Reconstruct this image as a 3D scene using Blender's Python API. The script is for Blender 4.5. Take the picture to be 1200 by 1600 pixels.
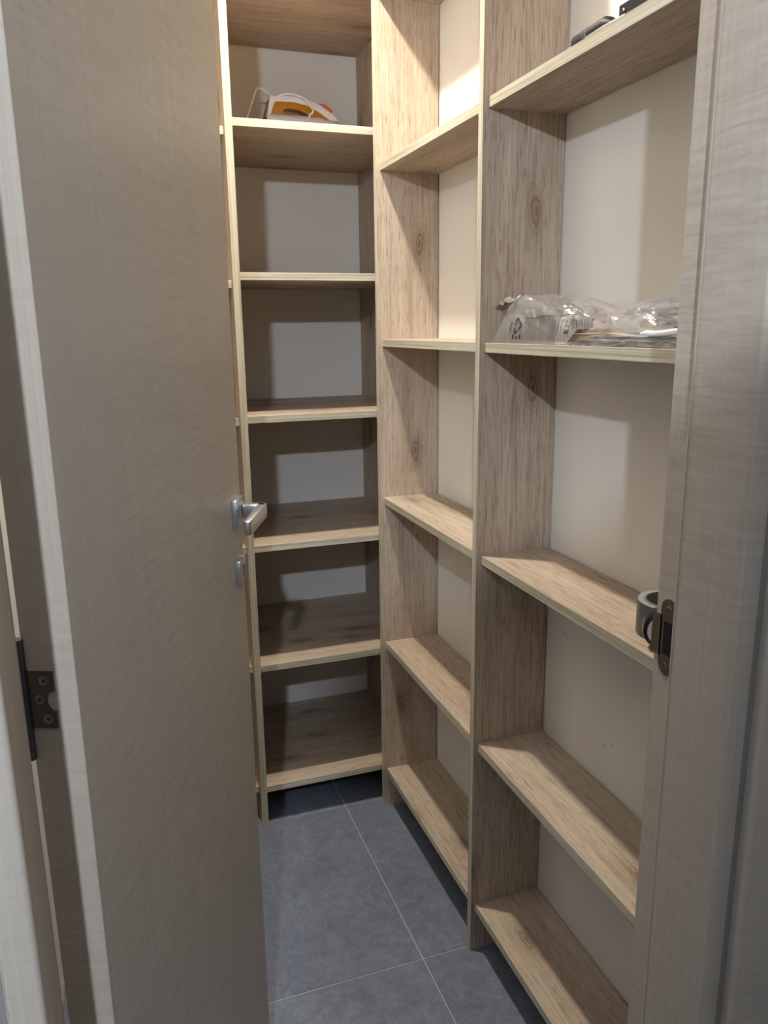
import bpy, bmesh, math, random
from mathutils import Vector, Matrix, noise
for o in list(bpy.data.objects): bpy.data.objects.remove(o, do_unlink=True)
S = bpy.context.scene
COL = S.collection
R = math.radians
random.seed(7)

# ------------------------------------------------------------------ camera
CAM = Vector((0, 0, 1.35)); YAW, PITCH, ROLL, FPX = .3319, .2325, -.0126, 1225.5
fw = Vector((math.sin(YAW)*math.cos(PITCH), math.cos(YAW)*math.cos(PITCH), -math.sin(PITCH)))
rt = Vector((math.cos(YAW), -math.sin(YAW), 0)); up = rt.cross(fw)
rx = math.cos(ROLL)*rt + math.sin(ROLL)*up; uy = -math.sin(ROLL)*rt + math.cos(ROLL)*up
cd = bpy.data.cameras.new('camera'); cam = bpy.data.objects.new('camera', cd); COL.objects.link(cam)
cam.matrix_world = Matrix(((rx.x, uy.x, -fw.x, CAM.x), (rx.y, uy.y, -fw.y, CAM.y), (rx.z, uy.z, -fw.z, CAM.z), (0, 0, 0, 1)))
cd.sensor_fit = 'VERTICAL'; cd.sensor_height = 36; cd.lens = 36*FPX/1600; cd.clip_start = .02
S.camera = cam
# ------------------------------------------------------------------ world, exposure
w = bpy.data.worlds.new('world'); S.world = w; w.use_nodes = True
w.node_tree.nodes['Background'].inputs[0].default_value = (.8, .85, 1, 1)
w.node_tree.nodes['Background'].inputs[1].default_value = .02
S.view_settings.view_transform = 'Standard'; S.view_settings.look = 'None'
S.view_settings.exposure = 0; S.view_settings.gamma = 1; S.view_settings.use_curve_mapping = False
CLOSET_W, HALL_W = 27.0, 80.0          # radiant power of the two bulbs
CLOSET_COL, HALL_COL = (1, .925, .81), (.75, .845, 1)

# ------------------------------------------------------------------ fitted dimensions (metres)
YF, YB, XU, XPOST = 1.9396, 2.4141, .7617, .316
Y1, XS, XP, XW, Y2, T = 1.908, .6573, .6476, .8126, 1.3306, .0175
FZ = [.1142, .4731, .8049, 1.1374, 1.4784, 1.8157, 2.1303]
LZ = [.107, .467, .799, 1.130, 1.461, 1.800, 2.113]
RZ = [.117, .5055, .9116, 1.3180, 1.7305, 2.101]
XL, CEIL, YW0, YW1 = -.20, 2.60, .535, .645

# ------------------------------------------------------------------ materials
def mat(name):
    m = bpy.data.materials.new(name); m.use_nodes = True
    nt = m.node_tree; b = nt.nodes['Principled BSDF']
    return m, nt, b
def N(nt, t, **k):
    n = nt.nodes.new(t)
    for a, v in k.items():
        if a in n.inputs: n.inputs[a].default_value = v
        else: setattr(n, a, v)
    return n
def plain(name, col, rough=.5, metal=0., spec=.5, **k):
    m, nt, b = mat(name)
    b.inputs['Base Color'].default_value = (*col, 1); b.inputs['Roughness'].default_value = rough
    b.inputs['Metallic'].default_value = metal; b.inputs['Specular IOR Level'].default_value = spec
    for a, v in k.items(): b.inputs[a.replace('_', ' ')].default_value = v
    # a little procedural wear so nothing is perfectly even
    tc = N(nt, 'ShaderNodeTexCoord'); nz = N(nt, 'ShaderNodeTexNoise', Scale=60.0, Detail=3.0)
    nt.links.new(tc.outputs['Object'], nz.inputs['Vector'])
    mr = N(nt, 'ShaderNodeMapRange'); mr.inputs[3].default_value = rough*.85; mr.inputs[4].default_value = min(1, rough*1.15)
    nt.links.new(nz.outputs['Fac'], mr.inputs[0]); nt.links.new(mr.outputs[0], b.inputs['Roughness'])
    return m
def ramp(nt, pts):
    r = N(nt, 'ShaderNodeValToRGB'); e = r.color_ramp.elements
    while len(e) < len(pts): e.new(.5)
    for i, (p, c) in enumerate(pts): e[i].position = p; e[i].color = (*c, 1) if len(c) == 3 else c
    return r
def mixc(nt, a, b, fac, mode='MIX'):
    m = N(nt, 'ShaderNodeMix', data_type='RGBA', blend_type=mode)
    for s, v in ((m.inputs[6], a), (m.inputs[7], b), (m.inputs[0], fac)):
        if hasattr(v, 'links'): nt.links.new(v, s)
        else: s.default_value = v if not isinstance(v, tuple) else (*v, 1)
    return m.outputs[2]
def math_(nt, op, a, b=None, clamp=False):
    m = N(nt, 'ShaderNodeMath', operation=op, use_clamp=clamp)
    for s, v in zip(m.inputs, (a, b)):
        if v is None: continue
        if hasattr(v, 'links'): nt.links.new(v, s)
        else: s.default_value = v
    return m.outputs[0]
def coords(nt, scale, jitter=True):
    tc = N(nt, 'ShaderNodeTexCoord'); src = tc.outputs['Object']
    if jitter:
        oi = N(nt, 'ShaderNodeObjectInfo'); cx = N(nt, 'ShaderNodeCombineXYZ')
        for i, k in enumerate((17.3, 9.1, 23.7)): nt.links.new(math_(nt, 'MULTIPLY', oi.outputs['Random'], k), cx.inputs[i])
        va = N(nt, 'ShaderNodeVectorMath', operation='ADD'); nt.links.new(src, va.inputs[0]); nt.links.new(cx.outputs[0], va.inputs[1]); src = va.outputs[0]
    outs = []
    for s in scale:
        mp = N(nt, 'ShaderNodeMapping'); mp.inputs['Scale'].default_value = s; nt.links.new(src, mp.inputs['Vector']); outs.append(mp.outputs[0])
    return outs
def axis_scale(ax, along, across):
    v = [across]*3; v[ax] = along; return tuple(v)
def flat(v, nrm): return tuple(0 if i == nrm else x for i, x in enumerate(v))
def oak(name, ax, nrm):
    m, nt, b = mat(name)
    a, f, p, kv, kd = coords(nt, [axis_scale(ax, 1.1, 13), axis_scale(ax, 7, 230), axis_scale(ax, 26, 520), flat(axis_scale(ax, 3.0, 8), nrm), flat(axis_scale(ax, 12, 30), nrm)])
    n1 = N(nt, 'ShaderNodeTexNoise', Scale=1.0, Detail=4.0, Roughness=.6, Distortion=.9); nt.links.new(a, n1.inputs['Vector'])
    n2 = N(nt, 'ShaderNodeTexNoise', Scale=1.0, Detail=3.0, Roughness=.6, Distortion=.3); nt.links.new(f, n2.inputs['Vector'])
    n3 = N(nt, 'ShaderNodeTexNoise', Scale=1.0, Detail=1.0); nt.links.new(p, n3.inputs['Vector'])
    c1 = ramp(nt, [(.28, (.415, .325, .24)), (.5, (.50, .405, .31)), (.72, (.57, .48, .385))]); nt.links.new(n1.outputs['Fac'], c1.inputs[0])
    c2 = ramp(nt, [(.30, (.66, .61, .56)), (.52, (.97, .96, .95)), (.75, (1.1, 1.1, 1.1))]); nt.links.new(n2.outputs['Fac'], c2.inputs[0])
    col = mixc(nt, c1.outputs[0], c2.outputs[0], .75, 'MULTIPLY')
    c3 = ramp(nt, [(.56, (1, 1, 1)), (.68, (.58, .52, .47))]); nt.links.new(n3.outputs['Fac'], c3.inputs[0])
    col = mixc(nt, col, c3.outputs[0], .7, 'MULTIPLY')
    # knots: sparse voronoi cells, dark heart with faint rings
    wob = N(nt, 'ShaderNodeTexNoise', Scale=1.0, Detail=3.0); nt.links.new(kd, wob.inputs['Vector'])
    ad = N(nt, 'ShaderNodeMix', data_type='VECTOR'); ad.inputs[0].default_value = .13; nt.links.new(kv, ad.inputs[4]); nt.links.new(wob.outputs['Color'], ad.inputs[5])
    sx = N(nt, 'ShaderNodeSeparateXYZ'); nt.links.new(ad.outputs[1], sx.inputs[0]); cb2 = N(nt, 'ShaderNodeCombineXYZ')
    for i, k in enumerate([q for q in (0, 1, 2) if q != nrm]): nt.links.new(sx.outputs[k], cb2.inputs[i])
    vo = N(nt, 'ShaderNodeTexVoronoi', Scale=1.0, voronoi_dimensions='2D'); nt.links.new(cb2.outputs[0], vo.inputs['Vector'])
    sc = N(nt, 'ShaderNodeSeparateColor'); nt.links.new(vo.outputs['Color'], sc.inputs[0])
    on = math_(nt, 'GREATER_THAN', sc.outputs[0], .28)
    kr = ramp(nt, [(.0, (1, 1, 1)), (.06, (.85, .85, .85)), (.10, (.42, .42, .42)), (.19, (.13, .13, .13)), (.28, (0, 0, 0))]); nt.links.new(vo.outputs['Distance'], kr.inputs[0])
    ring = math_(nt, 'SINE', math_(nt, 'MULTIPLY', vo.outputs['Distance'], 140.0))
    ring = math_(nt, 'ADD', math_(nt, 'MULTIPLY', ring, .22), .78)
    kf = math_(nt, 'MULTIPLY', math_(nt, 'MULTIPLY', on, kr.outputs[0]), ring, True)
    col = mixc(nt, col, (.17, .105, .062), math_(nt, 'MULTIPLY', kf, .9))
    nt.links.new(col, b.inputs['Base Color'])
    b.inputs['Roughness'].default_value = .55; b.inputs['Specular IOR Level'].default_value = .35
    bp = N(nt, 'ShaderNodeBump', Strength=.12, Distance=.0006); nt.links.new(n2.outputs['Fac'], bp.inputs['Height']); nt.links.new(bp.outputs[0], b.inputs['Normal'])
    return m
def edge(name, ax):
    m, nt, b = mat(name)
    a, f = coords(nt, [axis_scale(ax, 2.5, 260), axis_scale(ax, 30, 700)])
    n1 = N(nt, 'ShaderNodeTexNoise', Scale=1.0, Detail=3.0, Distortion=.4); nt.links.new(a, n1.inputs['Vector'])
    c1 = ramp(nt, [(.34, (.35, .31, .225)), (.5, (.515, .475, .375)), (.66, (.60, .56, .46))]); nt.links.new(n1.outputs['Fac'], c1.inputs[0])
    nt.links.new(c1.outputs[0], b.inputs['Base Color']); b.inputs['Roughness'].default_value = .45
    return m
def laminate(name, jitter=False, tint=1.0):
    m, nt, b = mat(name)
    r1, r2, s1, big = coords(nt, [(13, 13, 135), (26, 26, 260), (330, 330, 2.2), (1.6, 1.6, 1.1)], jitter)
    nr = N(nt, 'ShaderNodeTexNoise', Scale=1.0, Detail=1.5, Roughness=.4, Distortion=1.1); nt.links.new(r1, nr.inputs['Vector'])
    nq = N(nt, 'ShaderNodeTexNoise', Scale=1.0, Detail=1.0, Distortion=.6); nt.links.new(r2, nq.inputs['Vector'])
    ns = N(nt, 'ShaderNodeTexNoise', Scale=1.0, Detail=2.0); nt.links.new(s1, ns.inputs['Vector'])
    nb = N(nt, 'ShaderNodeTexNoise', Scale=1.0, Detail=2.0); nt.links.new(big, nb.inputs['Vector'])
    rip = math_(nt, 'ADD', math_(nt, 'MULTIPLY', nr.outputs['Fac'], .75), math_(nt, 'MULTIPLY', nq.outputs['Fac'], .25))
    amp = ramp(nt, [(.35, (.25, .25, .25)), (.62, (1, 1, 1))]); nt.links.new(nb.outputs['Fac'], amp.inputs[0])
    rc = math_(nt, 'MULTIPLY', math_(nt, 'SUBTRACT', rip, .5), amp.outputs[0])
    v = math_(nt, 'ADD', math_(nt, 'ADD', math_(nt, 'MULTIPLY', rc, .75), math_(nt, 'MULTIPLY', math_(nt, 'SUBTRACT', ns.outputs['Fac'], .5), .34)), .5)
    c = ramp(nt, [(.25, tuple(tint*x for x in (.44, .377, .30))), (.5, tuple(tint*x for x in (.545, .477, .388))), (.78, tuple(tint*x for x in (.645, .578, .482)))]); nt.links.new(v, c.inputs[0])
    nt.links.new(c.outputs[0], b.inputs['Base Color']); b.inputs['Roughness'].default_value = .42; b.inputs['Specular IOR Level'].default_value = .4
    bp = N(nt, 'ShaderNodeBump', Strength=.22, Distance=.0012); nt.links.new(v, bp.inputs['Height']); nt.links.new(bp.outputs[0], b.inputs['Normal'])
    return m
def wallmat(name, col):
    m, nt, b = mat(name)
    a, g = coords(nt, [(3, 3, 3), (190, 190, 190)], False)
    n = N(nt, 'ShaderNodeTexNoise', Scale=1.0, Detail=4.0); nt.links.new(a, n.inputs['Vector'])
    c = ramp(nt, [(.3, tuple(x*.965 for x in col)), (.7, col)]); nt.links.new(n.outputs['Fac'], c.inputs[0]); nt.links.new(c.outputs[0], b.inputs['Base Color'])
    n2 = N(nt, 'ShaderNodeTexNoise', Scale=1.0, Detail=2.0); nt.links.new(g, n2.inputs['Vector'])
    bp = N(nt, 'ShaderNodeBump', Strength=.15, Distance=.0006); nt.links.new(n2.outputs['Fac'], bp.inputs['Height']); nt.links.new(bp.outputs[0], b.inputs['Normal'])
    b.inputs['Roughness'].default_value = .85; b.inputs['Specular IOR Level'].default_value = .2
    return m
def tilemat(name):
    m, nt, b = mat(name)
    a, g, f = coords(nt, [(5, 5, 5), (34, 34, 34), (150, 150, 150)])
    n1 = N(nt, 'ShaderNodeTexNoise', Scale=1.0, Detail=6.0, Roughness=.65); nt.links.new(a, n1.inputs['Vector'])
    n2 = N(nt, 'ShaderNodeTexNoise', Scale=1.0, Detail=6.0, Roughness=.7, Distortion=.5); nt.links.new(g, n2.inputs['Vector'])
    n3 = N(nt, 'ShaderNodeTexNoise', Scale=1.0, Detail=3.0, Roughness=.7); nt.links.new(f, n3.inputs['Vector'])
    v = math_(nt, 'ADD', math_(nt, 'ADD', math_(nt, 'MULTIPLY', n1.outputs['Fac'], .3), math_(nt, 'MULTIPLY', n2.outputs['Fac'], .45)), math_(nt, 'MULTIPLY', n3.outputs['Fac'], .25))
    c = ramp(nt, [(.36, (.105, .120, .155)), (.5, (.155, .175, .222)), (.66, (.23, .255, .31))]); nt.links.new(v, c.inputs[0])
    nt.links.new(c.outputs[0], b.inputs['Base Color']); b.inputs['Roughness'].default_value = .55; b.inputs['Specular IOR Level'].default_value = .4
    bp = N(nt, 'ShaderNodeBump', Strength=.15, Distance=.0006); nt.links.new(n2.outputs['Fac'], bp.inputs['Height']); nt.links.new(bp.outputs[0], b.inputs['Normal'])
    return m
def emit(name, col, strength):
    m, nt, b = mat(name)
    nt.nodes.remove(b); e = N(nt, 'ShaderNodeEmission', Strength=strength); e.inputs[0].default_value = (*col, 1)
    nt.links.new(e.outputs[0], nt.nodes['Material Output'].inputs[0]); return m
def film(name):
    m, nt, b = mat(name); nt.nodes.remove(b)
    tr = N(nt, 'ShaderNodeBsdfTransparent'); tr.inputs[0].default_value = (.97, .975, .985, 1)
    gl = N(nt, 'ShaderNodeBsdfGlossy', Roughness=.15); gl.inputs[0].default_value = (1, 1, 1, 1)
    df = N(nt, 'ShaderNodeBsdfTranslucent'); df.inputs[0].default_value = (.9, .92, .96, 1)
    d2 = N(nt, 'ShaderNodeBsdfDiffuse'); d2.inputs[0].default_value = (.9, .92, .96, 1)
    lw = N(nt, 'ShaderNodeLayerWeight', Blend=.35)
    (cv,) = coords(nt, [(40, 14, 70)], False)
    nz = N(nt, 'ShaderNodeTexNoise', Scale=1.0, Detail=4.0, Distortion=1.5); nt.links.new(cv, nz.inputs['Vector'])
    bp = N(nt, 'ShaderNodeBump', Strength=.7, Distance=.003); nt.links.new(nz.outputs['Fac'], bp.inputs['Height']); nt.links.new(bp.outputs[0], gl.inputs['Normal'])
    a1 = N(nt, 'ShaderNodeMixShader'); a1.inputs[0].default_value = .5; nt.links.new(df.outputs[0], a1.inputs[1]); nt.links.new(d2.outputs[0], a1.inputs[2])
    a2 = N(nt, 'ShaderNodeMixShader'); a2.inputs[0].default_value = .30; nt.links.new(tr.outputs[0], a2.inputs[1]); nt.links.new(a1.outputs[0], a2.inputs[2])
    a3 = N(nt, 'ShaderNodeMixShader'); nt.links.new(math_(nt, 'MULTIPLY', math_(nt, 'ADD', lw.outputs['Fresnel'], .07), 1.0, True), a3.inputs[0])
    nt.links.new(a2.outputs[0], a3.inputs[1]); nt.links.new(gl.outputs[0], a3.inputs[2])
    nt.links.new(a3.outputs[0], nt.nodes['Material Output'].inputs[0]); return m
def gauze(name, dark, light):
    m, nt, b = mat(name)
    (a,) = coords(nt, [(60, 25, 110)], False)
    n = N(nt, 'ShaderNodeTexNoise', Scale=1.0, Detail=4.0, Distortion=1.2); nt.links.new(a, n.inputs['Vector'])
    c = ramp(nt, [(.35, dark), (.65, light)]); nt.links.new(n.outputs['Fac'], c.inputs[0]); nt.links.new(c.outputs[0], b.inputs['Base Color'])
    b.inputs['Roughness'].default_value = .35; return m

OAK = [oak('oak_grain_x', 0, 2), oak('oak_grain_y', 1, 2), oak('oak_grain_z', 2, 0), oak('oak_grain_z', 2, 1)]
EDGE = [edge('edge_band_x', 0), edge('edge_band_y', 1), edge('edge_band_z', 2)]
LAM = laminate('grey_beige_laminate')
M_WALL = wallmat('cream_paint', (.80, .765, .70)); M_HALL = wallmat('taupe_paint', (.30, .285, .27)); M_DARKWOOD = plain('dark_wood', (.09, .065, .05), .5); M_CEIL = wallmat('ceiling_paint', (.82, .81, .79))
M_TILE = tilemat('dark_blue_grey_tile'); M_GROUT = plain('light_grout', (.36, .37, .40), .9)
M_SATIN = plain('satin_chrome', (.60, .61, .64), .34, 1.0); M_NICKEL = plain('dark_nickel', (.30, .265, .22), .38, 1.0)
M_HINGE = plain('hinge_steel', (.16, .15, .15), .42, .9); M_SCREW = plain('screw_steel', (.33, .31, .29), .3, 1.0); M_BLACK = plain('black_void', (.006, .006, .006), .7)
M_GASKET = plain('beige_rubber_gasket', (.50, .42, .36), .55)
M_WHITE = plain('white_plastic', (.74, .72, .70), .35); M_ORANGE = plain('orange_plastic', (.70, .13, .03), .4); M_STEEL = plain('steel_plate', (.6, .6, .62), .25, 1.0)
M_AMBER = plain('amber_translucent_plastic', (.56, .235, .012), .25, Transmission_Weight=.25, IOR=1.45)
M_CORD = plain('white_cord', (.72, .70, .68), .5)
M_DUCT = plain('grey_duct_tape', (.075, .077, .084), .4); M_CORE = plain('cardboard_core', (.20, .185, .17), .8); M_TAPESIDE = plain('tape_side', (.30, .31, .33), .45)
M_BTAPE = plain('black_glossy_plastic', (.012, .012, .014), .2); M_PALE = plain('pale_core', (.68, .69, .72), .5)
M_GUN = plain('gunmetal', (.16, .165, .21), .22, .85); M_TOOLBLK = plain('tool_black', (.008, .008, .010), .55, spec=.2); M_BRIGHT = plain('bright_steel', (.72, .73, .78), .2, 1.0)
M_FILM = film('clear_film'); M_INK = plain('black_ink', (.012, .012, .014), .6); M_PAPER = plain('white_sheet', (.86, .88, .91), .5)
M_POUCH = gauze('dark_silver_pouch', (.07, .065, .06), (.34, .33, .31)); M_SCUFF = plain('scuff', (.40, .37, .34), .9)

# ------------------------------------------------------------------ mesh helpers
def obj(name, bm, m, parent=None, smooth=None):
    me = bpy.data.meshes.new(name); bmesh.ops.recalc_face_normals(bm, faces=bm.faces[:]); bm.to_mesh(me); bm.free()
    for x in (m if isinstance(m, (list, tuple)) else [m]): me.materials.append(x)
    o = bpy.data.objects.new(name, me); COL.objects.link(o)
    if parent: o.parent = parent
    if smooth:
        me.polygons.foreach_set('use_smooth', [True]*len(me.polygons))
        if smooth < 180: me.set_sharp_from_angle(angle=R(smooth))
    return o
def box(bm, x0, x1, y0, y1, z0, z1, bev=0, seg=1):
    r = bmesh.ops.create_cube(bm, size=1); vs = r['verts']
    for v in vs: v.co = Vector(((x0+x1)/2+v.co.x*(x1-x0), (y0+y1)/2+v.co.y*(y1-y0), (z0+z1)/2+v.co.z*(z1-z0)))
    if bev: bmesh.ops.bevel(bm, geom=list({e for v in vs for e in v.link_edges}), offset=bev, segments=seg, affect='EDGES', profile=.5)
    return bm
def B(*a, **k): return box(bmesh.new(), *a, **k)
def prism(bm, pts, z0, z1, axis='z'):
    def P(a, b, h):
        return (a, b, h) if axis == 'z' else ((a, h, b) if axis == 'y' else (h, a, b))
    lo = [bm.verts.new(P(a, b, z0)) for a, b in pts]; hi = [bm.verts.new(P(a, b, z1)) for a, b in pts]
    n = len(pts)
    bm.faces.new(lo[::-1]); bm.faces.new(hi)
    for i in range(n): bm.faces.new((lo[i], lo[(i+1) % n], hi[(i+1) % n], hi[i]))
    return bm
def tube(bm, pts, r, n=8, closed=False):
    pts = [Vector(p) for p in pts]; rs = r if isinstance(r, (list, tuple)) else [r]*len(pts)
    rings = []; prev = None
    for i, p in enumerate(pts):
        a = pts[max(0, i-1)]; b = pts[min(len(pts)-1, i+1)]
        d = (b-a).normalized()
        if prev is None:
            u = d.orthogonal().normalized()
        else:
            u = (prev - d*prev.dot(d)).normalized()
        prev = u; v = d.cross(u)
        rings.append([bm.verts.new(p+rs[i]*(math.cos(2*math.pi*k/n)*u+math.sin(2*math.pi*k/n)*v)) for k in range(n)])
    for i in range(len(rings)-1):
        for k in range(n): bm.faces.new((rings[i][k], rings[i][(k+1) % n], rings[i+1][(k+1) % n], rings[i+1][k]))
    bm.faces.new(rings[0][::-1]); bm.faces.new(rings[-1])
    return bm
def smoothpath(pts, n=8):
    P = [Vector(p) for p in pts]; P = [P[0]*2-P[1]]+P+[P[-1]*2-P[-2]]; out = []
    for i in range(1, len(P)-2):
        for k in range(n):
            t = k/n; a, b, c, d = P[i-1], P[i], P[i+1], P[i+2]
            out.append(.5*((2*b)+(c-a)*t+(2*a-5*b+4*c-d)*t*t+(3*b-a-3*c+d)*t**3))
    out.append(P[-2]); return out
def lathe(bm, prof, n=48, closed=True):
    rings = [[bm.verts.new((r*math.cos(2*math.pi*k/n), r*math.sin(2*math.pi*k/n), z)) for k in range(n)] for r, z in prof]
    m = len(rings)
    for i in range(m if closed else m-1):
        for k in range(n): bm.faces.new((rings[i][k], rings[i][(k+1) % n], rings[(i+1) % m][(k+1) % n], rings[(i+1) % m][k]))
    return bm
def disc(bm, c, r, z, n=20, rx=None): pass
def sphere(bm, c, r, n=16):
    x = bmesh.ops.create_uvsphere(bm, u_segments=n, v_segments=n//2, radius=r); bmesh.ops.translate(bm, verts=x['verts'], vec=c); return bm
def cyl(bm, a, b, r0, r1=None, n=16): return tube(bm, [a, b], [r0, r0 if r1 is None else r1], n)
def thing(name, label, cat, loc=(0, 0, 0), group=None):
    o = bpy.data.objects.new(name, None); COL.objects.link(o); o.location = loc; o.empty_display_size = .05
    o['label'] = label; o['category'] = cat
    if group: o['group'] = group
    return o
def tag(o, label, cat, group=None):
    o['label'] = label; o['category'] = cat
    if group: o['group'] = group
    return o
def struct(o, label=None, cat=None):
    o['kind'] = 'structure'
    if label: o['label'] = label
    if cat: o['category'] = cat
    return o
def off(bm, v):
    bmesh.ops.translate(bm, verts=bm.verts[:], vec=Vector(v)); return bm

# ------------------------------------------------------------------ the room shell
HX0, HX1, HY0 = -1.35, 1.65, -1.75
fl = struct(obj('floor', B(HX0, HX1, HY0, YB+.05, -.06, -.0015), M_GROUT), 'dark blue-grey stone tile floor with thin light grout lines', 'floor')
gx = [.5414+.6*k for k in range(-4, 3)]; gy = [1.3455+.6*k for k in range(-6, 3)]; G = .0016
for xa, xb in zip(gx, gx[1:]):
    for ya, yb in zip(gy, gy[1:]):
        x0, x1, y0, y1 = max(xa+G, HX0), min(xb-G, HX1), max(ya+G, HY0), min(yb-G, YB+.04)
        if x1-x0 < .02 or y1-y0 < .02: continue
        if ya > .7 and (x0 > XW+.05 or x1 < XL-.05): continue
        obj('tile', B(x0, x1, y0, y1, -.009, 0, bev=.0006), M_TILE, fl)
struct(obj('ceiling', B(HX0, HX1, HY0, YB+.1, CEIL, CEIL+.06), M_CEIL), 'plain white ceiling above the closet and hall', 'ceiling')
wr = struct(obj('wall_right', B(XW, XW+.08, YW1, YB+.08, 0, CEIL), M_WALL), 'cream painted wall behind the right-hand shelves', 'wall')
wb = struct(obj('wall_back', B(XL-.08, XW, YB, YB+.08, 0, CEIL), M_WALL), 'pale painted wall behind the far shelves', 'wall')
struct(obj('wall_left', B(XL-.08, XL, YW1, YB, 0, CEIL), M_CEIL), 'pale closet wall behind the open door', 'wall')
XC0, XC1, DH = -.110, .545, 2.08          # rough opening
bm = bmesh.new()
box(bm, HX0, XC0, YW0, YW1, 0, CEIL); box(bm, XC1, HX1, YW0, YW1, 0, CEIL); box(bm, XC0, XC1, YW0, YW1, DH+.03, CEIL)
struct(obj('wall_front', bm, M_HALL), 'hall wall with the closet doorway in it', 'wall')
struct(obj('wall_hall_left', B(HX0-.08, HX0, HY0, YW1, 0, CEIL), M_HALL), 'taupe hall wall on the left, outside the closet', 'wall')
struct(obj('wall_hall_right', B(HX1, HX1+.08, HY0, YW1, 0, CEIL), M_HALL), 'taupe hall wall on the right, outside the closet', 'wall')
struct(obj('wall_hall_back', B(HX0, HX1, HY0-.08, HY0, 0, CEIL), M_HALL), 'taupe hall wall facing the closet doorway', 'wall')
# small scuffs on the painted walls
def scuff(parent, pts):
    bm = bmesh.new()
    for c, ux, uy_ in pts:
        c, ux, uy_ = Vector(c), Vector(ux), Vector(uy_)
        nrm = ux.cross(uy_).normalized()
        vs = []
        for k in range(10):
            a = 2*math.pi*k/10; f = .6+.4*random.random()
            vs.append(bm.verts.new(c+f*(math.cos(a)*ux+math.sin(a)*uy_)))
        bm.faces.new(vs)
    o = obj('scuff_mark', bm, M_SCUFF, parent); o['label'] = 'small grey scuff'; return o
scuff(wr, [((XW-.0004, 1.262, .752), (0, .010, .001), (0, 0, .0022))])
scuff(wr, [((XW-.0004, 1.115, .585), (0, .004, -.003), (0, .001, .0015)), ((XW-.0004, 1.09, .60), (0, .003, -.004), (0, .001, .001))])
scuff(wb, [((.452, YB-.0004, 1.215), (.003, 0, .007), (.002, 0, -.001))])

# ------------------------------------------------------------------ door frame
XM2 = .435
def arc(cx, cy, r, a0, a1, n=4): return [(cx+r*math.cos(R(a0+(a1-a0)*k/n)), cy+r*math.sin(R(a0+(a1-a0)*k/n))) for k in range(n+1)]
jr = arc(.5225, .5325, .0045, 180, 270) + arc(.5405, .5305, .0025, 270, 360, 2) + [(.543, .65), (.53, .65), (.53, .607), (.518, .607)]
cr = [(.543, .5355)] + [(.556, .5355)] + arc(.5625, .5305, .0065, 180, 270, 4) + arc(.627, .527, .003, 270, 360, 2) + [(.630, .5352)]
mir = lambda pts: [(XM2-x, y) for x, y in pts][::-1]
tr_r = struct(obj('trim_1', prism(bmesh.new(), jr, 0, DH), LAM, smooth=35), 'right door jamb in rippled grey-beige laminate with strike plate', 'door frame')
tr_l = struct(obj('trim_2', prism(bmesh.new(), mir(jr), 0, DH), LAM, smooth=35), 'left door jamb in grey-beige laminate on the hinge side', 'door frame')
tc_r = struct(obj('trim_3', prism(bmesh.new(), cr, 0, DH+.08), LAM, smooth=35), 'right door casing strip around the jamb', 'door frame')
tc_l = struct(obj('trim_4', prism(bmesh.new(), mir(cr), 0, DH+.08), LAM, smooth=35), 'left door casing strip around the jamb', 'door frame')
hx0, hx1 = XM2-.543, .543
bm = box(bmesh.new(), hx0, hx1, .528, .607, DH, DH+.025); box(bm, hx0, hx1, .607, .65, DH+.012, DH+.025)
struct(obj('trim_5', bm, LAM), 'head of the door frame over the doorway', 'door frame')
struct(obj('trim_6', B(hx0, hx1, .524, .5352, DH+.025, DH+.08), LAM), 'casing strip over the doorway', 'door frame')
g = obj('gasket', tube(bmesh.new(), [(.5195, .6085, .0), (.5195, .6085, DH)], .0022, 8), M_GASKET, tr_r, 60); g['label'] = 'thin pinkish rubber seal along the jamb stop'
g = obj('gasket', tube(bmesh.new(), [(XM2-.5195, .6085, .0), (XM2-.5195, .6085, DH)], .0022, 8), M_GASKET, tr_l, 60); g['label'] = 'thin pinkish rubber seal along the jamb stop'
# strike plate on the rebate face (x = .53), drawn in (y, z)
SZ, SY = 1.029, .6295
def stadium(y0, y1, z0, z1, n=6):
    r = (y1-y0)/2; c = (y0+y1)/2
    return [(c+r*math.cos(math.pi*k/n), z1-r+r*math.sin(math.pi*k/n)) for k in range(n+1)] + [(c+r*math.cos(math.pi+math.pi*k/n), z0+r+r*math.sin(math.pi+math.pi*k/n)) for k in range(n+1)]
sp = stadium(SY-.0125, SY+.0125, SZ-.0425, SZ+.0425)
# tongue towards the closet, with its own bent-back lip
ton = []
for y, z in sp: ton.append((y, z))
plate = prism(bmesh.new(), sp, .5288, .5301, 'x')
box(plate, .5288, .5301, SY+.010, SY+.0255, SZ-.023, SZ+.022)
spo = obj('strike_plate', plate, M_NICKEL, tr_r); spo['label'] = 'dark nickel strike plate with rounded ends and a tongue'
bm = B(.5283, .5287, SY-.006, SY+.0065, SZ-.020, SZ+.017); o = obj('latch_hole', bm, M_BLACK, spo); o['label'] = 'dark latch hole'
# rim of the hole
bm = bmesh.new(); box(bm, .5276, .5287, SY-.006, SY+.0065, SZ-.0212, SZ-.020); obj('hole_rim', bm, M_NICKEL, spo)
for dz in (-.032, .031):
    bm = lathe(bmesh.new(), [(.0012, 0), (.0012, .0009), (.0034, .0004), (.0038, 0)], 16)
    bmesh.ops.rotate(bm, verts=bm.verts[:], matrix=Matrix.Rotation(R(-90), 3, 'Y')); off(bm, (.5287, SY+.001, SZ+dz)); obj('screw', bm, M_SCREW, spo, 40)
    bm = cyl(bmesh.new(), (.5288, SY+.001, SZ+dz), (.5283, SY+.001, SZ+dz), .0016, n=10); obj('screw_recess', bm, M_BLACK, spo)

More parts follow.
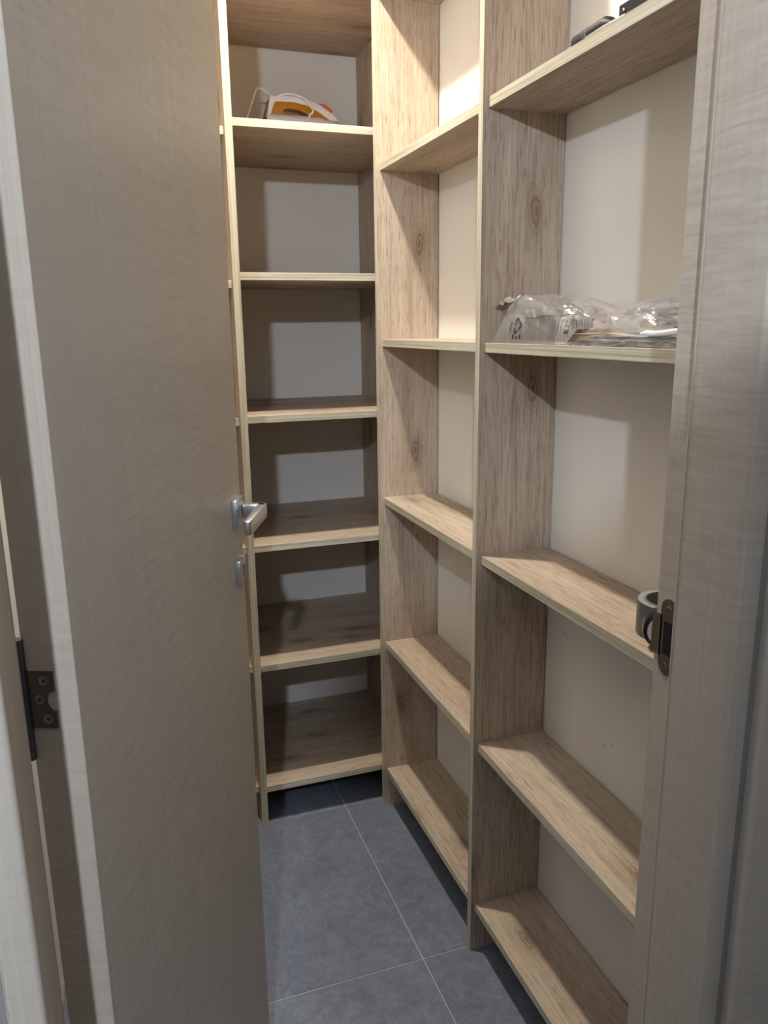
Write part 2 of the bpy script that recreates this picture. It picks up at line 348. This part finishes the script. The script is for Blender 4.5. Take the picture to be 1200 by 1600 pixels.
# ------------------------------------------------------------------ the open door
HC = Vector((-.047, .650)); TH = R(22.0); DW, DT, DHT = .603, .043, 2.07
def dl(o):   # parts are written in door coordinates
    return o
dmesh = B(0, DW, 0, DT, .006, DHT, bev=.0008)
door = struct(obj('door_1', dmesh, LAM), 'open grey-beige laminate closet door with satin lever handle', 'door')
door.location = (HC.x, HC.y, 0); door.rotation_euler = (0, 0, math.pi/2-TH)
def rosette(name, s, z, h, side):
    y0, y1 = (-.009, 0) if side < 0 else (DT, DT+.009)
    return obj(name, B(s-h, s+h, y0, y1, z-h, z+h, bev=.0016, seg=2), M_SATIN, door, 30)
for sd in (-1, 1):
    ys = lambda d: -d if sd < 0 else DT+d
    hd = rosette('door_handle', .563, 1.078, .0215, sd); hd['label'] = 'satin chrome lever on a square rose'
    bm = bmesh.new()
    a, b_ = sorted((ys(.009), ys(.013))); box(bm, .563-.010, .563+.010, a, b_, 1.081-.0115, 1.081+.0115, bev=.001)
    obj('collar', bm, M_SATIN, hd, 30)
    bm = bmesh.new(); a, b_ = sorted((ys(.013), ys(.048)))
    box(bm, .563-.008, .563+.008, a, b_, 1.081-.010, 1.081+.010, bev=.0025, seg=2); obj('neck', bm, M_SATIN, hd, 30)
    # grip: flat bar with rounded elbow, running back towards the hinges
    pts = [(.573, .036), (.572, .044), (.568, .0485), (.560, .0500), (.452, .0500), (.449, .047), (.449, .042), (.452, .039), (.545, .038), (.553, .036)]
    bm = prism(bmesh.new(), [(x, ys(y)) for x, y in pts], 1.081-.010, 1.081+.010)
    bmesh.ops.bevel(bm, geom=bm.edges[:], offset=.0014, segments=2, affect='EDGES', profile=.5); obj('grip', bm, M_SATIN, hd, 40)
    ke = rosette('key_plate', .563, .985, .0200, sd); ke['label'] = 'square satin chrome keyhole plate'
    bm = bmesh.new(); a, b_ = sorted((ys(.0091), ys(.0094)))
    box(bm, .563-.0016, .563+.0016, a, b_, .985-.010, .985+.006); cyl(bm, (.563, a, .985+.007), (.563, b_, .985+.007), .0034, n=12)
    obj('keyhole', bm, M_BLACK, ke)
# hinges: knuckle at the closet-side corner, leaf on the hinge edge (x = 0 face)
for k, zc in enumerate((.27, 1.051, 1.83)):
    bm = cyl(bmesh.new(), (-.002, DT+.002, zc-.054), (-.002, DT+.002, zc+.054), .0048, n=14)
    cyl(bm, (-.002, DT+.002, zc-.027), (-.002, DT+.002, zc-.0265), .0051, n=14); cyl(bm, (-.002, DT+.002, zc+.0265), (-.002, DT+.002, zc+.027), .0051, n=14)
    hg = obj('hinge', bm, M_HINGE, door, 40); hg['label'] = 'dark steel hinge knuckle with screwed leaf'
    y0, y1, z0, z1 = .0188, DT-.001, zc-.0255, zc+.0255
    pts = [(y1, z0), (y1, z1), (y0, z1)] + [(y0+.0072*math.sin(R(a)), zc-.001+.0092*math.cos(R(a))) for a in range(0, 181, 15)] + [(y0, z0)]
    obj('leaf', prism(bmesh.new(), pts, -.0016, .0002, 'x'), M_HINGE, hg)
    for y, z in ((.0265, zc+.0175), (.0318, zc+.0005), (.0262, zc-.0170)):
        bm = lathe(bmesh.new(), [(.0014, 0), (.0014, .0007), (.0036, .0005), (.0044, 0)], 18)
        bmesh.ops.rotate(bm, verts=bm.verts[:], matrix=Matrix.Rotation(R(-90), 3, 'Y')); off(bm, (-.0016, y, z)); obj('screw', bm, M_SCREW, hg, 40)
        obj('screw_recess', cyl(bmesh.new(), (-.0017, y, z), (-.0024, y, z), .0015, n=6), M_BLACK, hg)

# ------------------------------------------------------------------ shelving
def shelf(root, x0, x1, y0, y1, ztop, ax, front):
    """board with its grain along ax; the edge band sits on the front side ('y-' or 'x-')"""
    o = obj('shelf', B(x0+(.001 if front == 'x-' else 0), x1, y0+(.001 if front == 'y-' else 0), y1, ztop-T, ztop), OAK[ax], root)
    if front == 'y-': e = B(x0, x1, y0, y0+.001, ztop-T, ztop+.0002, bev=.0005)
    else: e = B(x0, x0+.001, y0, y1, ztop-T, ztop+.0002, bev=.0005)
    obj('edge_band', e, EDGE[ax], o); return o
def upright(root, x0, x1, y0, y1, z1, front):
    o = obj('side_panel', B(x0+(.001 if front == 'x-' else 0), x1, y0+(.001 if front == 'y-' else 0), y1, 0, z1), OAK[2 if front == 'y-' else 3], root)
    if front == 'y-': e = B(x0, x1, y0, y0+.001, 0, z1, bev=.0004)
    else: e = B(x0, x0+.001, y0, y1, 0, z1, bev=.0004)
    obj('edge_band', e, EDGE[2], o); return o
far = thing('shelving_unit', 'light oak shelving unit across the far end of the closet, iron on an upper shelf', 'shelves', (.28, YF, 0))
right = thing('shelving_unit', 'tall shallow light oak shelving along the right wall, bag and tape on it', 'shelves', (.73, 1.3, 0))
far.location = right.location = (0, 0, 0)
far.location = (.28, YF+.2, 0); right.location = (.73, 1.31, 0)
def rel(root): 
    for c in root.children: c.location = -root.location
YBK = YB-.003
upright(far, XPOST-.0178, XPOST, YF, YBK, 2.38, 'y-')
upright(far, XU, XU+T, YF, YBK, 2.38, 'y-')
upright(far, XL+.0015, XL+.0015+T, YF+.015, YBK, 2.38, 'y-')
for z in FZ: shelf(far, XPOST, XU, YF, YBK, z, 0, 'y-')
for z in LZ: shelf(far, XL+.0015+T, XPOST-.0178, YF+.020, YBK, z, 0, 'y-')
shelf(far, XL+.0015, XU+T, YF, YBK, 2.38+T, 0, 'y-')
XB = XW-.003
Y3 = .725
upright(right, XP, XB, Y1, Y1+T, 2.38, 'x-')
upright(right, XP, XB, Y2, Y2+T, 2.38, 'x-')
upright(right, XP, XB, Y3-T, Y3, 2.38, 'x-')
for z in RZ:
    shelf(right, XS, XB, Y2+T, Y1, z, 1, 'x-')
    shelf(right, XS, XB, Y3, Y2, z, 1, 'x-')
shelf(right, XP, XB, Y3-T, Y1+T, 2.38+T, 1, 'x-')
rel(far); rel(right)

# ------------------------------------------------------------------ steam iron on the far unit
iron = thing('steam_iron', 'white clothes iron with amber see-through handle and orange button on far upper shelf', 'iron', (.470, 2.28, FZ[5]))
KI, HI = 1.0755, .0352
def up2(pts): return [(x*KI, HI+KI*h) for x, h in pts]
def up3(pts): return [(x*KI, y*KI, HI+KI*z if z > .01 else z) for x, y, z in pts]
def side(name, pts, y0, y1, m, parent, bev=.004):
    bm = prism(bmesh.new(), up2(pts), y0, y1, 'y')
    if bev: bmesh.ops.bevel(bm, geom=[e for e in bm.edges], offset=bev, segments=2, affect='EDGES', profile=.6, clamp_overlap=True)
    return obj(name, bm, m, parent, 50)
# sole plate and water tank: boat-shaped slabs lofted with a pointed nose
def hull(prof, n=14):
    bm = bmesh.new(); rings = []
    for z, x0, x1, wdt in prof:
        up_, dn = [], []
        for k in range(n+1):
            t = k/n; x = x0+(x1-x0)*t; hw = wdt*(1-t**2.6)**.75*(1-.25*(1-t)**6)
            up_.append((x, hw)); dn.append((x, -hw))
        rings.append([bm.verts.new((x, y, z)) for x, y in up_ + dn[-2::-1]])
    for a, b in zip(rings, rings[1:]):
        for k in range(len(a)): bm.faces.new((a[k], a[(k+1) % len(a)], b[(k+1) % len(b)], b[k]))
    bm.faces.new(rings[0][::-1]); bm.faces.new(rings[-1]); return bm
o = obj('sole_plate', hull([(0, .000, .250, .055), (.006, -.001, .252, .057)]), M_STEEL, iron, 40)
o = obj('body', hull([(.0063, -.004, .248, .057), (.024, -.008, .240, .057), (.052, -.008, .222, .050), (.080, -.009, .200, .038), (.0915, .000, .182, .027)]), M_WHITE, iron, 50)
outer = [(-.007, .0457), (.0015, .0900), (.0035, .0935), (.011, .0954), (.0224, .0956), (.0601, .0976), (.088, .0940), (.1178, .0877), (.1302, .0818), (.1644, .0631), (.1790, .0470)]
inner = [(.153, .0472), (.1206, .0699), (.0968, .0799), (.0596, .0857), (.0178, .0846), (.0120, .0815), (.0094, .0777), (.0023, .0463)]
side('handle_shell', outer + inner, -.019, .019, M_WHITE, iron, .0028)
amb = [(.0023, .0463), (.0094, .0777), (.0120, .0815), (.0178, .0846), (.0596, .0857), (.0968, .0799), (.1206, .0699), (.153, .0472)]
hole = [(.102, .050), (.0985, .0560), (.0961, .0608), (.078, .0662), (.0589, .0688), (.045, .0685), (.0360, .0668), (.0330, .0640), (.0345, .0600), (.0417, .0490)]
side('grip', amb + hole, -.0165, .0165, M_AMBER, iron, .0016)
side('button', [(.1275, .0835), (.1290, .0875), (.1423, .0862), (.1560, .0790), (.1647, .0733), (.1640, .0650), (.1600, .0640), (.1442, .0735)], -.013, .013, M_ORANGE, iron, .0018)
o = side('heel_cap', [(-.013, .044), (-.0005, .0875), (.0018, .0885), (-.0066, .0455)], -.017, .017, plain('brown_plastic', (.30, .11, .07), .5), iron, .001)
c1 = smoothpath(up3([(.0095, 0, .0975), (-.0005, 0, .1055), (-.0108, 0, .1115), (-.0219, -.001, .1133), (-.0303, -.002, .1055), (-.042, -.004, .078), (-.0539, -.008, .0484), (-.066, -.012, .018), (-.058, -.02, .0036), (-.02, -.075, .0036), (.06, -.085, .0036)]), 6)
cd1 = obj('cord', tube(bmesh.new(), c1, .0030, 8), M_CORD, iron, 60)
c2 = smoothpath(up3([(.0185, -.012, .0930), (.0300, -.018, .0980), (.0503, -.0215, .1005), (.0694, -.0225, .0990), (.0928, -.0225, .0896), (.1056, -.0225, .0741), (.1103, -.0225, .0640), (.1007, -.0225, .0543), (.0975, -.026, .0420), (.096, -.050, .018), (.10, -.075, .0040), (.15, -.085, .0036)]), 6)
obj('cord', tube(bmesh.new(), c2, .0030, 8), M_CORD, iron, 60)
sl = []
ax0, ax1 = Vector(up3([(.0085, 0, .0985)])[0]), Vector(up3([(-.0125, 0, .1125)])[0]); dd = (ax1-ax0).normalized(); uu = Vector((0, 1, 0)); vv = dd.cross(uu)
for k in range(7*12+1):
    t = k/(7*12); a = 2*math.pi*7*t; sl.append(ax0.lerp(ax1, t)+.0052*(math.cos(a)*uu+math.sin(a)*vv))
obj('cord_spring', tube(bmesh.new(), sl, .0011, 6), M_WHITE, iron, 60)

# ------------------------------------------------------------------ hand tool on the top shelf of the near bay
ZT = RZ[4]
TL = Vector((.684, 1.112, ZT+.0137)); tdir = Vector((.010, -1, .0)).normalized()
tool = thing('hand_tool', 'slim black and gunmetal hand tool with spiky tip on the near upper shelf', 'tool', (TL.x, TL.y, ZT))
def tp(s, x=0, z=0): return (TL - Vector((TL.x, TL.y, ZT))) + tdir*s + Vector((x, 0, z))
def tloft(name, secs, m, flat=None, n=18):
    bm = bmesh.new(); rings = []
    for s, r, sz in secs:
        rings.append([bm.verts.new(Vector(tp(s))+Vector((r*math.cos(2*math.pi*k/n), 0, sz[1]+sz[0]*r*math.sin(2*math.pi*k/n)))) for k in range(n)])
    for a, b in zip(rings, rings[1:]):
        for k in range(n): bm.faces.new((a[k], a[(k+1) % n], b[(k+1) % n], b[k]))
    bm.faces.new(rings[0][::-1]); bm.faces.new(rings[-1]); return obj(name, bm, m, tool, 40)
tloft('ferrule', [(.010, .0080, (1, -.001)), (.013, .0105, (1, 0)), (.018, .0118, (1, 0)), (.050, .0125, (1, 0)), (.052, .0122, (1, 0))], M_GUN)
tloft('ring', [(.0135, .0112, (1, 0)), (.0155, .0118, (1, 0))], M_BRIGHT)
tloft('ring', [(.0505, .0128, (1, 0)), (.0525, .0128, (1, 0))], M_BRIGHT)
tloft('body', [(.052, .0122, (1, 0)), (.075, .0124, (1.02, .0)), (.086, .0120, (1.02, .001)), (.096, .0105, (.85, .0)), (.106, .0080, (.55, -.003)), (.120, .0050, (.4, -.006))], M_TOOLBLK)
for k in range(8):
    a = 2*math.pi*k/8; r = .0062
    obj('spike', cyl(bmesh.new(), tp(.013, r*math.cos(a), r*math.sin(a)), tp(-.002-.002*(k % 3), 1.15*r*math.cos(a), 1.15*r*math.sin(a)), .0016, .0007, 6), M_NICKEL if k % 2 else M_BRIGHT, tool)
bm = bmesh.new()
for s0, s1, h in ((.056, .140, .0022),):
    pts = [tp(s0, -.0126, -.006), tp((s0+s1)/2, -.0120, -.005), tp(s1, -.0095, -.0045)]; tube(bm, pts, [.0022, .0028, .0022], 8)
obj('blade_strip', bm, M_BRIGHT, tool, 60)
bm = bmesh.new(); a = tp(.124); box(bm, a[0]-.010, a[0]+.010, a[1]-.062, a[1], a[2]-.0110, a[2]+.0115, bev=.0015)
obj('handle', bm, M_TOOLBLK, tool, 40)
a = tp(.136); obj('rivet', sphere(bmesh.new(), (a[0]-.010, a[1], a[2]+.003), .0022, 10), M_BRIGHT, tool, 90)

# ------------------------------------------------------------------ tape rolls on the middle shelf
Z3 = RZ[2]
t1 = thing('tape_roll', 'wide grey duct tape roll lying flat on the shelf near the jamb', 'tape', (.737, .873, Z3))
ro, ri, hh = .0475, .0385, .050
obj('tape', lathe(bmesh.new(), [(ri, .0002), (ro, .0002), (ro+.0004, .001), (ro+.0004, hh-.001), (ro, hh), (ri, hh)], 64), [M_DUCT], t1, 35)
for p in t1.children[0].data.polygons:
    pass
obj('tape_edge', lathe(bmesh.new(), [(ri+.0002, hh+.0001), (ro-.0002, hh+.0001), (ro-.0002, hh+.0003), (ri+.0002, hh+.0003)], 64), M_TAPESIDE, t1, 35)
core = obj('core', lathe(bmesh.new(), [(ri-.0028, .0005), (ri-.0002, .0005), (ri-.0002, hh+.0012), (ri-.0028, hh+.0012)], 64), M_CORE, t1, 35)
# print on the inside of the core: the two letters that can be read
def letters_on_core():
    bm = bmesh.new(); r = ri-.0030
    C_ = [(.9, .85), (.5, 1), (.1, .8), (0, .5), (.1, .2), (.5, 0), (.9, .15)]; E_ = [(.9, 1), (0, 1), (0, 0), (.9, 0)]; E2 = [(0, .5), (.7, .5)]
    a0 = math.atan2(.865, .737)
    for ox, strokes in ((0, [C_]), (1.3, [E_, E2])):
        for st in strokes:
            P = []
            for x, y in st:
                ang = a0+.42-(ox+x)*.13; P.append((r*math.cos(ang), r*math.sin(ang), .024+.011*y))
            tube(bm, P, .0009, 5)
    return bm
obj('core_print', letters_on_core(), M_INK, core)
t2 = thing('tape_roll', 'small black roll with pale side, upright in front of the grey duct tape', 'tape', (.700, .838, Z3))
bm = lathe(bmesh.new(), [(.0125, -.010), (.0255, -.0115), (.0285, -.0095), (.0290, -.006), (.0290, .006), (.0285, .0095), (.0255, .0115), (.0125, .010)], 48)
nm = Matrix.Rotation(R(90), 3, 'X')
TR = Matrix.Rotation(R(-30), 3, 'Z') @ Matrix.Rotation(R(3), 3, 'X') @ nm
def t2m(bm): bmesh.ops.transform(bm, matrix=TR.to_4x4(), verts=bm.verts[:]); return off(bm, (-.008, -.006, .0298))
obj('tape', t2m(bm), M_BTAPE, t2, 35)
bm = lathe(bmesh.new(), [(.0126, -.0116), (.0235, -.0128), (.0235, -.0119), (.0126, -.0104)], 40); lathe(bm, [(.0126, .0104), (.0235, .0119), (.0235, .0128), (.0126, .0116)], 40); obj('side_disc', t2m(bm), M_PALE, t2, 35)
bm = lathe(bmesh.new(), [(.0095, -.0095), (.0124, -.0095), (.0124, .0095), (.0095, .0095)], 32); obj('core', t2m(bm), M_PALE, t2, 35)
bm = bmesh.new()
for k in range(44):
    a = 2*math.pi*k/44; c = Vector((.0291*math.cos(a), .0291*math.sin(a), -.0035)); tube(bm, [c+Vector((0, 0, -.0012)), c+Vector((0, 0, .0012))], .0006, 4)
o = obj('knurl', t2m(bm), M_NICKEL, t2); o['kind'] = 'stuff'

# ------------------------------------------------------------------ pouch, sheet and clear bag on the shelf at eye height
Z4 = RZ[3]
def nz(*a): return noise.noise(Vector(a))
bm = bmesh.new(); ny, nx = 40, 10; y0, y1, x0, x1 = 1.058, .770, .664, .795
top, bot = [], []
for i in range(ny+1):
    ry, rb = [], []
    for j in range(nx+1):
        y = y0+(y1-y0)*i/ny; x = x0+(x1-x0)*j/nx
        e = min(1, 6*min(i/ny, 1-i/ny), 8*min(j/nx+.06, 1-j/nx))
        h = (.0115+.003*nz(y*22, x*14, 2)+.0015*nz(y*60, x*50, 5))*max(.25, e)**.5
        xx = x-(.003*nz(y*30, 3, 1) if j == 0 else 0)
        ry.append(bm.verts.new((xx, y, Z4+.0004+h))); rb.append(bm.verts.new((xx, y, Z4+.0004)))
    top.append(ry); bot.append(rb)
for i in range(ny):
    for j in range(nx):
        bm.faces.new((top[i][j], top[i][j+1], top[i+1][j+1], top[i+1][j])); bm.faces.new((bot[i][j], bot[i+1][j], bot[i+1][j+1], bot[i][j+1]))
    for j in (0, nx): bm.faces.new((top[i][j], top[i+1][j], bot[i+1][j], bot[i][j]))
for i in (0, ny):
    for j in range(nx): bm.faces.new((top[i][j], top[i][j+1], bot[i][j+1], bot[i][j]))
tag(obj('plastic_pouch', bm, M_POUCH, smooth=50), 'flat dark silver plastic pouch on the shelf under the white sheet', 'pouch')
def sheet_z(x, y):
    t = (1.056-y)/(1.056-.77)
    return Z4+.0172+.002*math.sin(t*7)+.0015*nz(y*18, x*12, 8)+.010*max(0, (t-.62))**1.2
bm = bmesh.new(); g_ = []
for i in range(41):
    r_ = []
    for j in range(13):
        y = 1.062+(.772-1.062)*i/40; x = .6645+.122*j/12
        r_.append(bm.verts.new((x+.002*nz(y*25, 1, 4)*(j == 0), y, sheet_z(x, y))))
    g_.append(r_)
for i in range(40):
    for j in range(12): bm.faces.new((g_[i][j], g_[i][j+1], g_[i+1][j+1], g_[i+1][j]))
bmesh.ops.solidify(bm, geom=bm.faces[:], thickness=.0012)
sh = tag(obj('white_sheet', bm, M_PAPER, smooth=60), 'thin white sheet with curled corner lying on the dark silver pouch', 'sheet')
bm = bmesh.new(); pth = [(.670, .893, 0), (.670, .880, 0), (.671, .865, 0), (.671, .845, 0), (.672, .82, 0), (.672, .79, 0)]
tube(bm, [(x, y, sheet_z(x, y)+.0028+.0012*math.sin(i*2)) for i, (x, y, _) in enumerate(pth)], [.0012, .0035, .0042, .0045, .004, .002], 10)
obj('curled_corner', bm, M_PAPER, sh, 90)

BY0, BY1 = 1.322, .845
hp = [(0, .030), (.03, .062), (.07, .081), (.12, .083), (.20, .079), (.30, .077), (.40, .071), (.50, .062), (.58, .052), (.66, .044), (.72, .047), (.78, .064), (.82, .066), (.87, .058), (.93, .038), (1, .012)]
def htop(u):
    for (a, ha), (b, hb) in zip(hp, hp[1:]):
        if u <= b: t = (u-a)/(b-a); t = t*t*(3-2*t); return ha+(hb-ha)*t
    return hp[-1][1]
def base(u): return   .0006 + .0236*min(1, max(0, (u-.495)/.045)) + .004*max(0, u-.6)
def bag(u, v):
    y = BY0+(BY1-BY0)*u
    ht = max(.004, htop(u)-base(u))
    a = math.pi*v
    s = max(0, math.sin(a))**.55
    x = .7265+.013*min(1, max(0, (u-.45)/.09))-.057*math.cos(a)*(.55+.45*(1-s*.35))
    z = base(u)+ht*s
    # creases: cell distances give flat facets with sharp folds between them
    c1, c2 = y*.93+z*.36, -y*.36+z*.93+.012*nz(y*16, z*16, 1)
    f = noise.voronoi(Vector((c1*15, c2*48, x*20)))[0]; g2 = noise.voronoi(Vector((c1*34+5, c2*95, x*50+3)))[0]
    k = min(1, 7*v, 7*(1-v))*min(1, 8*u+.2, 8*(1-u)+.2)
    d = (.0130*(.55-f[0])+.0050*(.5-g2[0])+.004*nz(y*14, z*16, x*9))*k
    return Vector((x-d*math.cos(a)*1.0, y+.004*nz(z*30, x*30, y*8)*k, Z4+max(base(u), z+.7*d*s)))
bm = bmesh.new(); NU, NV = 200, 90; gr = [[bm.verts.new(bag(i/NU, j/NV)) for j in range(NV+1)] for i in range(NU+1)]
for i in range(NU):
    for j in range(NV): bm.faces.new((gr[i][j], gr[i][j+1], gr[i+1][j+1], gr[i+1][j]))
pb = tag(obj('plastic_bag', bm, M_FILM, smooth=40), 'crumpled clear plastic bag with black print on the eye-level shelf', 'bag')
# loose mouth of the bag reaching towards the upright
bm = bmesh.new(); fl_ = []
for i in range(15):
    row = []
    for j in range(9):
        t = i/14; q = j/8-.5
        row.append(bm.verts.new((.700+.05*q+.006*nz(i*.5, j*.6, 3), 1.268+.058*t, Z4+.079-.012*t+.010*nz(i*.35, j*.5, 9)-.012*q*q)))
    fl_.append(row)
for i in range(14):
    for j in range(8): bm.faces.new((fl_[i][j], fl_[i][j+1], fl_[i+1][j+1], fl_[i+1][j]))
obj('bag_mouth', bm, M_FILM, pb, 40)
# print on the front of the film: strokes in (distance along bag, height)
def onbag(s, h):
    u = (BY0-s)/(BY0-BY1); ht = max(.004, htop(u)-base(u))
    q = min(.98, max(.02, (h-base(u))/ht)); v = math.asin(q**(1/.55))/math.pi
    return bag(u, max(.004, v)) + Vector((-.0009, 0, 0))
def stroke(bm, pts, wdt, sub=6):
    P = []
    for (a, b) in zip(pts, pts[1:]):
        for k in range(sub): t = k/sub; P.append((a[0]+(b[0]-a[0])*t, a[1]+(b[1]-a[1])*t))
    P.append(pts[-1]); vs = []
    for i, (s, h) in enumerate(P):
        a, b = P[max(0, i-1)], P[min(len(P)-1, i+1)]
        dx, dy = b[0]-a[0], b[1]-a[1]; L_ = math.hypot(dx, dy) or 1; nx_, ny_ = -dy/L_*wdt/2, dx/L_*wdt/2
        vs.append((bm.verts.new(onbag(s+nx_, h+ny_)), bm.verts.new(onbag(s-nx_, h-ny_))))
    for (a, b), (c, d) in zip(vs, vs[1:]): bm.faces.new((a, b, d, c))
bm = bmesh.new()
stroke(bm, [(1.212, .042), (1.078, .046)], .0008, 20); stroke(bm, [(1.212, .042), (1.222, .026), (1.214, .006)], .0006)
stroke(bm, [(1.036, .040), (1.024, .026), (1.036, .010)], .0009)
x = 1.205; k = 0
while x > 1.03:
    hi = .0415+.0035*math.sin(x*40); lo = .004+.004*random.random()
    bend = .004*math.sin(k*.5)
    stroke(bm, [(x+.004, hi), (x+bend-.002, (hi+lo)/2), (x-.002, lo)], .00055+.0003*random.random(), 8)
    x -= .0062+.002*random.random(); k += 1
for _ in range(16):
    s = random.uniform(1.03, 1.10); h = random.uniform(.008, .022); stroke(bm, [(s, h), (s-.008, h+.002*random.random())], .0016, 2)
obj('printed_lines', bm, M_INK, pb)
bm = bmesh.new()      # recycling triangle of three bent arrows, and its letters turned on their side
cs, ch, rr = 1.234, .0300, .0165
tri = [(cs-rr*math.cos(R(a)), ch+rr*math.sin(R(a))) for a in (0, 120, 240)]
for i in range(3):
    a, b, c = Vector(tri[i]), Vector(tri[(i+1) % 3]), Vector(tri[(i+2) % 3])
    stroke(bm, [tuple(b.lerp(a, .42)), tuple(b.lerp(a, .12)), tuple(b.lerp(c, .12)), tuple(b.lerp(c, .36))], .0032, 3)
    e = b.lerp(c, .36); d = (c-b).normalized(); n_ = Vector((-d.y, d.x))
    stroke(bm, [tuple(e-n_*.0026), tuple(e+d*.0035), tuple(e+n_*.0026)], .0013, 2)
def glyph(strokes, s0, h0, size, wdt):   # turned a quarter so that the text runs upwards
    for st in strokes: stroke(bm, [(s0-size*y*-1, h0+size*.62*x) for x, y in st], wdt, 3)
GL = {'L': [[(0, 1), (0, 0), (.8, 0)]], 'D': [[(0, 0), (0, 1), (.5, 1), (.9, .7), (.9, .3), (.5, 0), (0, 0)]], 'P': [[(0, 0), (0, 1), (.8, 1), (.9, .75), (.8, .5), (0, .5)]], 'E': [[(.9, 1), (0, 1), (0, 0), (.9, 0)], [(0, .5), (.7, .5)]]}
h = .0185
for ch_ in 'LDPE': glyph(GL[ch_], 1.2560, h, .0055, .0011); h += .0050
glyph(GL['E'], 1.222, .0020, .024, .0046)
obj('recycling_print', bm, M_INK, pb)

# ------------------------------------------------------------------ lamps
def sphere_strength(P, r): return P/(4*math.pi*math.pi*r*r)
cl = thing('ceiling_lamp', 'small round white downlight on the closet ceiling', 'lamp', (.315, 1.58, CEIL))
RB = .032
obj('housing', lathe(bmesh.new(), [(.0005, 0), (.058, 0), (.058, -.082), (.052, -.086), (.0345, -.086), (.0340, -.078), (.0005, -.078)], 40, False), M_WHITE, cl, 40)
obj('diffuser', cyl(bmesh.new(), (0, 0, -.0785), (0, 0, -.084), RB, n=32), emit('closet_bulb', CLOSET_COL, CLOSET_W/(math.pi*math.pi*RB*RB)), cl, 40)
cb = thing('hall_light_blocker', 'added dark cupboard-shaped light blocker, unseen in the hall behind the camera', 'light blocker', (.12, -.46, 0))  # added, unseen; blocks hall light where a person behind the camera would
CBW, CBH = .30, 1.80
obj('carcass', B(-CBW, CBW, -.16, .14, .06, CBH, bev=.002), M_DARKWOOD, cb)
obj('plinth', B(-CBW+.01, CBW-.01, -.15, .12, 0, .06), M_DARKWOOD, cb)
for sx in (-1, 1):
    a, b_ = sorted((sx*.002, sx*(CBW-.001)))
    dr = obj('door', B(a, b_, .14, .158, .065, CBH-.002, bev=.0015), M_DARKWOOD, cb)
    obj('knob', sphere(bmesh.new(), (sx*.035, .170, .98), .012, 12), M_SATIN, dr, 180)
pl = thing('pendant_lamp', 'bare cool white bulb hanging on a cord in the hall', 'lamp', (-.285, -.65, CEIL))
obj('cord', cyl(bmesh.new(), (0, 0, 0), (0, 0, -.50), .003, n=8), M_BLACK, pl, 40)
obj('socket', off(lathe(bmesh.new(), [(.0005, 0), (.012, 0), (.018, -.01), (.018, -.06), (.0005, -.06)], 24, False), (0, 0, -.50)), M_WHITE, pl, 40)
RH = .018
obj('bulb', sphere(bmesh.new(), (0, 0, -.61), RH, 20), emit('hall_bulb', HALL_COL, sphere_strength(HALL_W, RH)), pl, 180)
